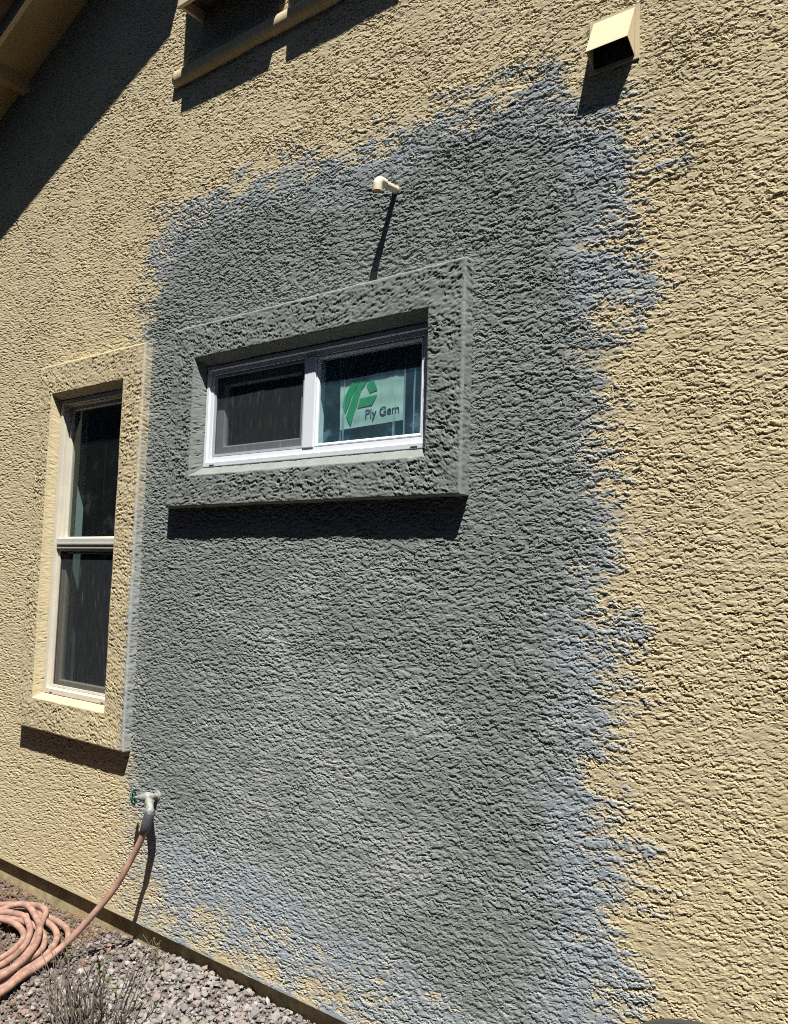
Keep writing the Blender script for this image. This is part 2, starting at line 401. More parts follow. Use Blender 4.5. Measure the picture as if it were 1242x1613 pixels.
def trim_mesh(w, seed, scale, kind):
    x0, x1, z0, z1 = w['c']; ox0, ox1, oz0, oz1 = w['o']
    ra, rb = .009, .009; T = w['t']
    wd = (ox0 - x0 + x1 - ox1)/4 + (oz0 - z0 + z1 - oz1)/4
    prof = []      # (distance in from outer edge as fraction of the band, y, nu, ny, weight, arclen)
    for k in range(6): prof.append((0, .010 - (.010 + T - ra)*k/6, -1, 0, .9))
    for k in range(7):
        a = k/6*math.pi/2; prof.append((ra*(1 - math.cos(a)), -(T - ra) - ra*math.sin(a), -math.cos(a), -math.sin(a), .30))
    nf = 36
    for k in range(1, nf):
        s = ra + (wd - ra - rb)*k/nf
        prof.append((s, -T, 0, -1, min(1, .35 + 14*min(s - ra, wd - rb - s)/wd)))
    for k in range(7):
        a = k/6*math.pi/2; prof.append((wd - rb + rb*math.sin(a), -T + rb*(1 - math.cos(a)), math.sin(a), -math.cos(a), .30))
    for k in range(1, 15): prof.append((wd, -T + rb + (T - rb + .05)*k/14, 1, 0, .9*(1 - k/14)))
    prof = np.array(prof, np.float32)
    f = prof[:, 0]/wd
    # perimeter stations: side index + t
    Lx = x1 - x0; Lz = z1 - z0
    nx = int(Lx/.0042); nz = int(Lz/.0042)
    st = [(0, k/nx) for k in range(nx)] + [(1, k/nz) for k in range(nz)] + [(2, k/nx) for k in range(nx)] + [(3, k/nz) for k in range(nz)]
    side = np.array([s for s, _ in st]); t = np.array([q for _, q in st], np.float32)
    fx0, fx1, fz0, fz1 = w['f']; dp = np.clip((prof[:, 1] + T - rb)/(T - rb), 0, 1)*(prof[:, 0] >= wd - 1e-5)*1.04
    X0 = x0 + (ox0 - x0)*f; X1 = x1 + (ox1 - x1)*f; Z0 = z0 + (oz0 - z0)*f; Z1 = z1 + (oz1 - z1)*f
    X0 = X0 + (fx0 - ox0)*dp; X1 = X1 + (fx1 - ox1)*dp; Z0 = Z0 + (fz0 - oz0)*dp; Z1 = Z1 + (fz1 - oz1)*dp
    px = np.empty((len(f), len(t)), np.float32); pz = np.empty_like(px); nxv = np.zeros_like(px); nzv = np.zeros_like(px)
    for s in range(4):
        k = side == s; tt = t[k][None, :]
        if s == 0: px[:, k] = X0[:, None] + (X1 - X0)[:, None]*tt; pz[:, k] = Z0[:, None] + 0*tt; nzv[:, k] = 1
        if s == 1: px[:, k] = X1[:, None] + 0*tt; pz[:, k] = Z0[:, None] + (Z1 - Z0)[:, None]*tt; nxv[:, k] = -1
        if s == 2: px[:, k] = X1[:, None] - (X1 - X0)[:, None]*tt; pz[:, k] = Z1[:, None] + 0*tt; nzv[:, k] = -1
        if s == 3: px[:, k] = X0[:, None] + 0*tt; pz[:, k] = Z1[:, None] - (Z1 - Z0)[:, None]*tt; nxv[:, k] = 1
    y = np.repeat(prof[:, 1:2], len(t), 1)
    nu = prof[:, 2:3]; ny = prof[:, 3:4]; wt = prof[:, 4:5]
    sg = np.where(np.arange(len(prof)) < 13, -1.0, 1.0).astype(np.float32)[:, None]
    h, pl = stucco(px + nxv*sg*(y + T), pz + nzv*sg*(y + T), seed, scale)
    soft = .0028*pn(px/.25, pz/.25, seed + 70) + .0014*pn(px/.06, pz/.05 + y/.05, seed + 71)
    hh = (1.35*h - .0012)*wt + soft
    # hand-made edges: let the wall-side edge wander a little
    X = px + nxv*nu*hh; Z = pz + nzv*nu*hh; Y = y + ny*hh
    V = np.stack([X, Y, Z], -1).reshape(-1, 3)
    nr, ncol = px.shape
    idx = np.arange(nr*ncol).reshape(nr, ncol); nxt = np.roll(idx, -1, 1)
    Q = np.stack([idx[:-1], nxt[:-1], nxt[1:], idx[1:]], -1).reshape(-1, 4)
    st1 = fbm(px/.05, pz/.06 + y/.05, seed + 80, 3)
    if kind == 'gray':
        gray = np.full(px.shape, .97, np.float32) - .35*ss(.2, .6, st1)*ss(.03, 0, np.abs(pz - oz0))
        blue = np.full(px.shape, .9, np.float32) * (1 - .8*ss(.0, .5, st1)*ss(.012, 0, np.abs(pz - oz0 + .004)))
        pale = np.clip(.16*ss(-.1, .5, fbm(px/.12, pz/.1, seed + 85, 3)) + .12*ss(.012, 0, np.abs(pz - z1 + .004)), 0, .8)  # faint pale line along the top edge is a painted highlight
    else:
        right = ss(.040, .0, (x1 - px) + np.maximum(0, y + T)*.0 + .030*st1 + .012*ss(1.2, 2.4, pz))
        lowr = ss(2.5, 1.5, pz)
        blue = np.clip(right*(.55 + .5*lowr + .5*st1), 0, 1)*.8
        gray = np.clip(blue*.25, 0, 1)
        pale = np.full(px.shape, .9, np.float32)
    return mesh_np('window_trim', V, Q, MAT_STUCCO, house, dict(coat_blue=blue.ravel(), coat_gray=gray.ravel(), pale=pale.ravel()))
trim_m = trim_mesh(MW, 3, 1.08, 'gray'); trim_m['label'] = 'raised grey stucco surround of the small sliding window'
trim_l = trim_mesh(LW, 9, .9, 'cream'); trim_l['label'] = 'raised cream stucco surround of the tall window, right edge smeared grey'

# ---- rooms behind the windows
def room(w, depth, x0, x1, z0, z1, mat, lining):
    a, b, c, d = w['f']
    bm = bmesh.new(); y0, y1 = .16, .16 + depth
    P = lambda x, y, z: bm.verts.new((x, y, z))
    o = [P(x0, y0, z0), P(x1, y0, z0), P(x1, y0, z1), P(x0, y0, z1)]; i = [P(a, y0, c), P(b, y0, c), P(b, y0, d), P(a, y0, d)]
    k = [P(x0, y1, z0), P(x1, y1, z0), P(x1, y1, z1), P(x0, y1, z1)]
    for q in range(4):
        n = (q + 1) % 4
        bm.faces.new((o[q], o[n], i[n], i[q])); bm.faces.new((o[q], k[q], k[n], o[n]))
    bm.faces.new(k)
    r = bm_obj('room', bm, mat, house)
    bm = bmesh.new(); e = .0
    P = lambda x, y, z: bm.verts.new((x, y, z))
    f = [P(a, .072, c), P(b, .072, c), P(b, .072, d), P(a, .072, d)]; g = [P(a, .159, c), P(b, .159, c), P(b, .159, d), P(a, .159, d)]
    for q in range(4): bm.faces.new((f[q], f[(q + 1) % 4], g[(q + 1) % 4], g[q]))
    bm_obj('window_lining', bm, lining, house)
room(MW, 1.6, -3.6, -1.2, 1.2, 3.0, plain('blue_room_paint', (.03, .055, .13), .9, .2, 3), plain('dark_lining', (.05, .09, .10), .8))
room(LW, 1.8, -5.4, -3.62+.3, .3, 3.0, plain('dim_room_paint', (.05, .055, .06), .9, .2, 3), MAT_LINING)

# ---- small sliding window
def slider():
    win = empty('window', ((MW['f'][0] + MW['f'][1])/2, 0, MW['f'][2]), house)
    win['label'] = 'small white vinyl sliding window with screen on its left half'
    off = Vector(win.location)
    def put(o):
        o.parent = win; o.location = -off; return o
    x0, x1, z0, z1 = MW['f']
    fr = put(rect_sweep('frame', x0, x1, z0, z1, [(0, .0), (.004, -.006), (.020, -.007), (.024, .0), (.043, .001), (.046, .012), (.046, .07), (0, .07)], MAT_WHITE))
    mu0, mu1 = -2.288, -2.228
    bm = bmesh.new()
    bm_box(bm, mu0, mu1, -.003, .055, z0 + .0435, z1 - .0435, .003)
    put(bm_obj('meeting_stile', bm, MAT_WHITE))
    # left: screen frame, screen, sash behind
    lx0, lx1, lz0, lz1 = x0 + .0462, mu0 - .0005, z0 + .0462, z1 - .0462
    put(rect_sweep('screen_frame', lx0, lx1, lz0, lz1, [(0, .004), (.010, .004), (.010, .014), (0, .014)], MAT_GREYVINYL))
    bm = bmesh.new(); bm.faces.new([bm.verts.new(v) for v in ((lx0 + .008, .010, lz0 + .008), (lx1 - .008, .010, lz0 + .008), (lx1 - .008, .010, lz1 - .008), (lx0 + .008, .010, lz1 - .008))])
    put(bm_obj('insect_screen', bm, MAT_SCREEN))
    put(rect_sweep('sash', lx0 + .002, lx1 - .002, lz0 + .002, lz1 - .002, [(0, .026), (.040, .026), (.046, .034), (.046, .052), (0, .052)], MAT_WHITE))
    bm = bmesh.new(); bm_box(bm, lx0 + .044, lx1 - .044, .040, .044, lz0 + .044, lz1 - .044)
    p = put(bm_obj('pane', bm, MAT_GLASS2)); p['label'] = 'dark pane behind the insect screen'
    # right: fixed light
    rx0, rx1, rz0, rz1 = mu1 + .0005, x1 - .0462, z0 + .0462, z1 - .0462
    put(rect_sweep('glazing_bead', rx0, rx1, rz0, rz1, [(0, .004), (.004, .003), (.012, .009), (.012, .018), (0, .018)], MAT_WHITE))
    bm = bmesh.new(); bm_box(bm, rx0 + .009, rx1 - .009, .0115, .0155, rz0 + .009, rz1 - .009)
    p = put(bm_obj('pane', bm, MAT_GLASS)); p['label'] = 'dusty streaked fixed pane, blue reflection tinted in, with a sticker behind it'
    # weep slots
    for xx in (x0 + .045, x1 - .085):
        bm = bmesh.new(); bm_box(bm, xx, xx + .030, -.0082, -.004, z0 + .006, z0 + .0105, .0012); put(bm_obj('weep_slot', bm, MAT_DARK))
slider()

# ---- tall single-hung window
def hung():
    win = empty('window', ((LW['f'][0] + LW['f'][1])/2, 0, LW['f'][2]), house)
    win['label'] = 'tall almond single-hung window with dark lower screen'
    off = Vector(win.location)
    def put(o):
        o.parent = win; o.location = -off; return o
    x0, x1, z0, z1 = LW['f']
    put(rect_sweep('frame', x0, x1, z0, z1, [(0, .0), (.004, -.004), (.026, -.004), (.028, .010), (.032, .010), (.034, .03), (.034, .07), (0, .07)], MAT_ALMOND))
    zr0, zr1 = 1.743, 1.797
    bm = bmesh.new(); bm_box(bm, x0 + .029, x1 - .029, .002, .045, zr0, zr1, .004); bm_box(bm, x0 + .036, x1 - .036, -.003, .003, zr0 + .022, zr0 + .030, .001)
    put(bm_obj('meeting_rail', bm, MAT_ALUM))
    # upper light
    ux0, ux1 = x0 + .0345, x1 - .0345
    put(rect_sweep('upper_sash', ux0, ux1, zr1 - .01, z1 - .0345, [(0, .034), (.016, .034), (.020, .044), (.020, .060), (0, .060)], MAT_ALMOND))
    bm = bmesh.new(); bm_box(bm, ux0 + .018, ux1 - .018, .046, .050, zr1 + .006, z1 - .052)
    p = put(bm_obj('pane', bm, MAT_GLASS2)); p['label'] = 'clear upper pane'
    # lower sash and screen
    put(rect_sweep('lower_sash', ux0, ux1, z0 + .0345, zr0 + .01, [(0, .040), (.030, .040), (.034, .048), (.034, .068), (0, .068)], MAT_ALMOND))
    bm = bmesh.new(); bm_box(bm, ux0 + .030, ux1 - .030, .054, .058, z0 + .066, zr0 - .02)
    p = put(bm_obj('pane', bm, MAT_GLASS2)); p['label'] = 'lower pane behind the screen'
    put(rect_sweep('screen_frame', ux0, ux1, z0 + .0345, zr0 - .0005, [(0, .016), (.011, .016), (.011, .026), (0, .026)], MAT_ALMOND))
    bm = bmesh.new(); a, b, c, d = ux0 + .009, ux1 - .009, z0 + .0435, zr0 - .0095
    bm.faces.new([bm.verts.new(v) for v in ((a, .022, c), (b, .022, c), (b, .022, d), (a, .022, d))])
    put(bm_obj('insect_screen', bm, MAT_SCREEN))
    for xx in (x0 + .06, x1 - .09):
        bm = bmesh.new(); bm_box(bm, xx, xx + .026, -.0052, -.002, z0 + .006, z0 + .010, .001); put(bm_obj('weep_slot', bm, MAT_DARK))
hung()

# ---- roof corner: soffit, fascia, rafter, roof slab
SL = .410
def sl_box(name, x0, x1, y0, y1, za, zb, mat):
    """prism following the roof pitch; za/zb are heights at x = -5"""
    bm = bmesh.new(); f = lambda x, z: z + SL*(x + 5.0)
    v = [bm.verts.new(p) for p in ((x0,y0,f(x0,za)),(x1,y0,f(x1,za)),(x1,y1,f(x1,za)),(x0,y1,f(x0,za)),(x0,y0,f(x0,zb)),(x1,y0,f(x1,zb)),(x1,y1,f(x1,zb)),(x0,y1,f(x0,zb)))]
    for q in ((0,3,2,1),(4,5,6,7),(0,1,5,4),(1,2,6,5),(2,3,7,6),(3,0,4,7)): bm.faces.new([v[i] for i in q])
    return bm_obj(name, bm, mat, house)
XE = -2.964
sl_box('soffit', -7.5, XE - .01, -.236, .10, 4.380, 4.402, MAT_SOFFIT)
sl_box('fascia', -7.5, XE - .006, -.262, -.2365, 4.366, 4.448, MAT_CREAM)
roof_o = sl_box('roof', -7.5, XE, -.362, 1.2, 4.4485, 4.74, MAT_TILE)
roof_o['label'] = 'sloping roof edge in the upper left corner'
for xr in (-4.70, -5.6):
    bm = bmesh.new(); z = 4.380 + SL*(xr + 5.0)
    bm_box(bm, xr - .035, xr + .035, -.2355, .01, z - .062, z + .02, .003); bm_obj('rafter', bm, MAT_SOFFIT, house)

# ---- rounded sill band and the two boxes above it
def sill_band():
    bm = bmesh.new(); prof = []
    for k in range(13):
        a = math.pi*k/12; prof.append((-.034*math.sin(a)**.75, 3.986 - .041*math.cos(a)))
    xs = np.linspace(-3.225, -1.55, 90); rows = []
    for x in xs:
        wob = .003*math.sin(x*9) + .002*math.sin(x*23)
        rows.append([bm.verts.new((x, y + wob*(.4 if y < -.01 else 0), z + wob*.5)) for y, z in prof])
    for a, b in zip(rows, rows[1:]):
        for k in range(12): bm.faces.new((a[k], b[k], b[k + 1], a[k + 1]))
    bm.faces.new(rows[0]); bm.faces.new(rows[-1][::-1])
    o = bm_obj('sill_band', bm, MAT_SMOOTH, house, True); o['label'] = 'rounded stucco band under the two projecting boxes'
sill_band()
def wall_box(x0, x1, label):
    b = empty('projecting_box', (x0, 0, 4.205), house); b['label'] = label
    def put(o): o.parent = b; o.location = -Vector(b.location); return o
    bm = bmesh.new(); th = .018; y0, y1, z0, z1 = -.142, .0, 4.205, 4.95
    bm_box(bm, x0, x1, y0, y0 + th, z0, z1, .003); put(bm_obj('front_panel', bm, MAT_CREAM))
    bm = bmesh.new(); bm_box(bm, x0, x0 + th, y0 + th + .0005, y1, z0, z1 - th - .001, .002); put(bm_obj('side_panel', bm, MAT_CREAM))
    bm = bmesh.new(); bm_box(bm, x1 - th, x1, y0 + th + .0005, y1, z0, z1 - th - .001, .002); put(bm_obj('side_panel', bm, MAT_CREAM))
    bm = bmesh.new(); bm_box(bm, x0, x1, y0 + th + .0005, y1, z1 - th, z1, .002); put(bm_obj('top_panel', bm, MAT_CREAM))
    bm = bmesh.new(); bm_box(bm, x0 + th, x1 - th, y0 + th + .002, y1, z0 + .05, z0 + .06); put(bm_obj('bottom_panel', bm, plain('underside_shade_paint', (.10, .08, .06), .9)))  # darker than the other panels: underside shade put into the colour
wall_box(-3.052, -2.452, 'left of the two boxes jutting out above the rounded band')
wall_box(-2.345, -1.745, 'right of the two boxes jutting out above the rounded band')

# ================================================================== GROUND
def ground_z(x, y):
    return -.012 + .044*ss(-3.9, -2.6, x) + .010*pn(x/.5, y/.4, 3) + .006*pn(x/.14, y/.14, 4) - .012*ss(-.25, -.9, y)
def gravel_ground_material():
    m, nt, b = new_mat('gravel_bed'); v = coords(nt)
    vo = nd(nt, 'ShaderNodeTexVoronoi'); vo.inputs['Scale'].default_value = 55; nt.links.new(v, vo.inputs['Vector'])
    c = ramp(nt, noise(nt, v, 3, 4), [(.3, (.10, .085, .07)), (.7, (.17, .145, .12))])
    nt.links.new(mix(nt, .5, c, ramp(nt, vo.outputs['Distance'], [(0, (.7,)*3), (.7, (.25,)*3)]), 'OVERLAY'), b.inputs['Base Color'])
    b.inputs['Roughness'].default_value = .95; bump(nt, b, vo.outputs['Distance'], 1.0, .012); return m
gx = np.concatenate([np.linspace(-60, -6, 12), np.linspace(-5.5, 1.0, 140), np.linspace(1.5, 60, 12)])
gy = np.concatenate([np.linspace(-60, -3, 12), np.linspace(-2.5, .10, 70)])
GX, GY = np.meshgrid(gx, gy, indexing='ij')
GZ = ground_z(GX, GY) - .010
idx = np.arange(GX.size).reshape(GX.shape)
gq = np.stack([idx[:-1, :-1], idx[1:, :-1], idx[1:, 1:], idx[:-1, 1:]], -1).reshape(-1, 4)
ground = mesh_np('ground', np.stack([GX, GY, GZ], -1).reshape(-1, 3), gq, gravel_ground_material())
tag(ground, 'gravel covered yard along the house wall', 'ground', kind='structure')

m_as = plain('asphalt', (.045, .045, .047), .9, .25, 40, bmp=.5)
drive = box('added_dark_drive', -30, 30, -3.95, -1.0, -.2, .012, m_as); tag(drive, 'unseen dark asphalt added beyond the gravel strip to cut bounced light', 'added_dark_drive', kind='structure')  # added, out of view: dark ground that cuts light bounced onto the wall
def blocker_house():
    nb = empty('added_blocker_house', (0, -4.0, 0)); tag(nb, 'unseen slate blue house added behind the viewer to block sky and darken reflections', 'house')  # added, out of view: blocks sky, darkens the shade and pane reflections
    def put(o): o.parent = nb; o.location = -Vector(nb.location); return o
    put(box('wall', -14, 10, -8.0, -4.0, -.2, 7.4, plain('slate_boards', (.085, .115, .17), .9, .2, 3, stretch=(1, 1, 9))))
    bm = bmesh.new(); v = [bm.verts.new(p) for p in ((-14.4, -3.7, 7.41), (10.4, -3.7, 7.41), (10.4, -8.3, 7.41), (-14.4, -8.3, 7.41), (-14.4, -6.0, 8.4), (10.4, -6.0, 8.4))]
    for f in ((0, 1, 5, 4), (2, 3, 4, 5), (0, 4, 3), (1, 2, 5), (0, 3, 2, 1)): bm.faces.new([v[i] for i in f])
    put(bm_obj('roof', bm, MAT_TILE))
blocker_house()
def gravel():
    base = []
    for s in range(6):
        bm = bmesh.new(); bmesh.ops.create_icosphere(bm, subdivisions=1, radius=1.0); r = random.Random(s)
        bmesh.ops.transform(bm, matrix=Matrix.Diagonal((1, r.uniform(.65, .95), r.uniform(.45, .75), 1)), verts=bm.verts)
        vv = np.array([v.co[:] for v in bm.verts], np.float32)
        vv *= (1 + .46*(rng.random((len(vv), 1)) - .5)); ff = np.array([[v.index for v in f.verts] for f in bm.faces], np.int32)
        base.append((vv, ff)); bm.free()
    N = 19800
    X = rng.uniform(-5.2, -1.0, N); Y = rng.uniform(-1.03, .020, N)
    X[:7000] = rng.uniform(-4.6, -1.9, 7000); Y[:7000] = rng.uniform(-.75, .026, 7000)
    big = ss(-3.7, -2.6, X)
    size = (.0044 + .0022*big)*np.exp(.50*rng.standard_normal(N)); size = np.clip(size, .003, .024)
    Z = ground_z(X, Y) + size*rng.uniform(-.3, .55, N)
    Y = np.minimum(Y, .022 - size)
    palette = np.array([(.46, .42, .40), (.34, .28, .26), (.44, .28, .225), (.60, .57, .54), (.22, .18, .17), (.34, .25, .17), (.42, .38, .32), (.17, .145, .14), (.40, .34, .32)])
    dusty = ss(-3.35, -2.75, X + .25*pn(X/.2, Y/.2, 8))*ss(-.75, -.35, Y)      # plaster overspray
    dark = ss(-3.3, -3.7, X)
    VV, TT, CC = [], [], []
    o = 0
    pick = rng.integers(0, 6, N); ci = rng.integers(0, len(palette), N)
    E = rng.uniform(-1, 1, (N, 3)); an = rng.uniform(0, 6.28, N)
    for i in range(N):
        vv, ff = base[pick[i]]
        q = Matrix.Rotation(an[i], 3, 'Z') @ Matrix.Rotation(E[i, 0]*.6, 3, 'X') @ Matrix.Rotation(E[i, 1]*.6, 3, 'Y')
        w = vv @ np.array(q, np.float32).T * size[i] + np.array((X[i], Y[i], Z[i]), np.float32)
        c = palette[ci[i]]*(.34 + .26*rng.random())
        c = c*(1 - .32*dusty[i]) + np.array((.36, .36, .355))*.32*dusty[i]
        c = c*(1 - .5*dark[i]) + np.array((.16, .10, .065))*.5*dark[i]
        VV.append(w); TT.append(ff + o); CC.append(np.tile((*c, 1), (len(vv), 1))); o += len(vv)
    m, nt, b = new_mat('stone'); a = nd(nt, 'ShaderNodeAttribute', attribute_name='col').outputs['Color']
    nt.links.new(mix(nt, .5, a, ramp(nt, noise(nt, coords(nt), 160, 4), [(.3, (.35,)*3), (.7, (.65,)*3)]), 'OVERLAY'), b.inputs['Base Color'])
    b.inputs['Roughness'].default_value = .9; b.inputs['Specular IOR Level'].default_value = .2
    g = mesh_np('gravel', np.concatenate(VV), None, m, None, dict(col=np.concatenate(CC)), False, np.concatenate(TT))
    tag(g, 'loose pale and pinkish gravel stones along the wall foot', 'gravel', kind='stuff')
gravel()

def litter():
    bm = bmesh.new(); r = random.Random(4)
    for i in range(850):
        x = r.uniform(-4.7, -3.35); y = r.uniform(-.22, .02) if r.random() < .8 else r.uniform(-.6, 0)
        l = r.uniform(.012, .045); a = r.uniform(0, 6.28); z = float(ground_z(x, y)) + r.uniform(.006, .016)
        d = Vector((math.cos(a), math.sin(a), r.uniform(-.25, .25)))*l
        p = Vector((x, y, z)); mid_ = p + d*.5 + Vector((0, 0, r.uniform(0, .006)))
        if max(p.y, (p + d).y) > .02: continue
        bm_tube(bm, [p, mid_, p + d], [r.uniform(.0006, .0014)]*3, 4)
    o = bm_obj('dry_litter', bm, plain('straw', (.30, .19, .10), .9, .5, 60))
    tag(o, 'dry brown twigs and straw scattered over the gravel by the foundation', 'litter', kind='stuff')
litter()

# ================================================================== THINGS ON THE WALL
# ---- vent hood
def vent():
    v = empty('vent_hood', (-1.012, 0, 3.244)); tag(v, 'cream metal vent hood high on the wall above the blue-grey patch', 'vent hood')
    def put(o): o.parent = v; o.location = -Vector(v.location); return o
    x0, x1, zt, zb, zf, yf = -1.079, -.945, 3.397, 3.244, 3.276, -.0575
    th = .0016
    bm = bmesh.new()
    def sheet(pts, n):
        n = Vector(n).normalized()*th
        a = [bm.verts.new(p) for p in pts]; b = [bm.verts.new(Vector(p) + n) for p in pts]
        bm.faces.new(a); bm.faces.new(b[::-1])
        for i in range(len(a)): bm.faces.new((a[i], b[i], b[(i + 1) % len(a)], a[(i + 1) % len(a)]))
    sheet([(x0, -.005, zt), (x1, -.005, zt), (x1, yf, zf + .006), (x0, yf, zf + .006)], (0, 1, -.5))
    sheet([(x0, yf, zf + .006), (x1, yf, zf + .006), (x1, yf - .002, zf), (x0, yf - .002, zf)], (0, 1, 0))
    put(bm_obj('top_sheet', bm, MAT_CREAM))
    for xx, s in ((x0, 1), (x1, -1)):
        bm = bmesh.new(); sheet([(xx, -.004, zt), (xx, yf, zf), (xx, -.004, zb)], (s, 0, 0)); put(bm_obj('side_sheet', bm, MAT_CREAM))
    put(rect_sweep('flange', x0 - .014, x1 + .014, zb - .012, zt + .008, [(0, -.0045), (.013, -.0045), (.013, .004), (0, .004)], MAT_CREAM))
    bm = bmesh.new(); bm_box(bm, x0 + .004, x1 - .004, -.0065, -.0055, zb + .004, zt - .006); put(bm_obj('damper_flap', bm, MAT_DARK))
vent()
# ---- drain pipe elbow
def drain():
    d = empty('drain_pipe', (-1.855, 0, 3.072)); tag(d, 'cream plastic drain pipe elbow poking out above the small window', 'pipe')
    def put(o): o.parent = d; o.location = -Vector(d.location); return o
    x, z, r = -1.855, 3.072, .0135
    put(tube('pipe', [(x, .03, z), (x, -.085, z - .003)], r, MAT_PVC, n=20))
    put(tube('caulk', [(x, .004, z), (x, -.004, z), (x, -.008, z)], [.0165, .0160, .0138], MAT_SMOOTH, n=18))
    p = []
    for k in range(9):
        a = k/8*math.pi/2; p.append((x, -.088 - .020*math.sin(a), z - .003 - .020*(1 - math.cos(a))))
    p = [(x, -.070, z - .0025)] + p + [(x, -.108, z - .046)]
    put(tube('elbow', p, .0172, MAT_PVC, n=20, caps=False))
    bm = bmesh.new(); bm_tube(bm, [(x, -.108, z - .0462), (x, -.108, z - .030)], [.0150, .0150], 20); put(bm_obj('mouth', bm, MAT_RUST))
    bm = bmesh.new(); n = 20
    a = [bm.verts.new((x + .0172*math.cos(6.2832*k/n), -.108 + .0172*math.sin(6.2832*k/n), z - .046)) for k in range(n)]
    b = [bm.verts.new((x + .0148*math.cos(6.2832*k/n), -.108 + .0148*math.sin(6.2832*k/n), z - .0475)) for k in range(n)]
    for k in range(n): bm.faces.new((a[k], a[(k + 1) % n], b[(k + 1) % n], b[k]))
    put(bm_obj('rim', bm, MAT_RUST))
drain()
# ---- hose spigot
def spigot():
    x, z = -3.085, .668
    s = empty('garden_spigot', (x, 0, z)); tag(s, 'weathered hose spigot with green wheel handle low on the wall', 'spigot')
    def put(o): o.parent = s; o.location = -Vector(s.location); return o
    put(tube('wall_flange', [(x, .004, z), (x, -.005, z), (x, -.008, z)], [.022, .022, .017], MAT_BRASS, n=20))
    put(tube('body', catmull([(x, 0, z), (x, -.026, z), (x - .004, -.044, z), (x - .022, -.056, z - .003), (x - .046, -.066, z - .007)], 4), [.012, .012, .012, .012, .013, .015, .017, .019, .0205, .021, .021, .020, .019, .018, .015, .0125, .0115], MAT_BRASS, n=16))
    c = Vector((x - .068, -.076, z - .010)); ax = Vector((-.82, -.52, -.22)).normalized(); e1 = ax.orthogonal().normalized(); e2 = ax.cross(e1)
    put(tube('stem', [c - ax*.026, c], .006, MAT_BRASS, n=10))
    ring = []
    for k in range(33):
        a = 2*math.pi*k/32; rr = .026 + .0022*math.cos(8*a); ring.append(c + (e1*math.cos(a) + e2*math.sin(a))*rr)
    bm = bmesh.new(); bm_tube(bm, ring, .0045, 8, False)
    for k in range(4):
        a = k*math.pi/2 + .4; bm_tube(bm, [c, c + (e1*math.cos(a) + e2*math.sin(a))*.026], .0035, 6)
    bm_tube(bm, [c - ax*.004, c + ax*.006], .008, 10)
    put(bm_obj('handle', bm, MAT_GREEN, None, True))
    put(tube('outlet', [(x - .006, -.046, z - .002), (x + .022, -.058, z - .026), (x + .040, -.068, z - .040), (x + .040, -.068, z - .041), (x + .043, -.071, z - .058)], [.017, .0165, .0165, .020, .020], MAT_BRASS, n=16))
spigot()
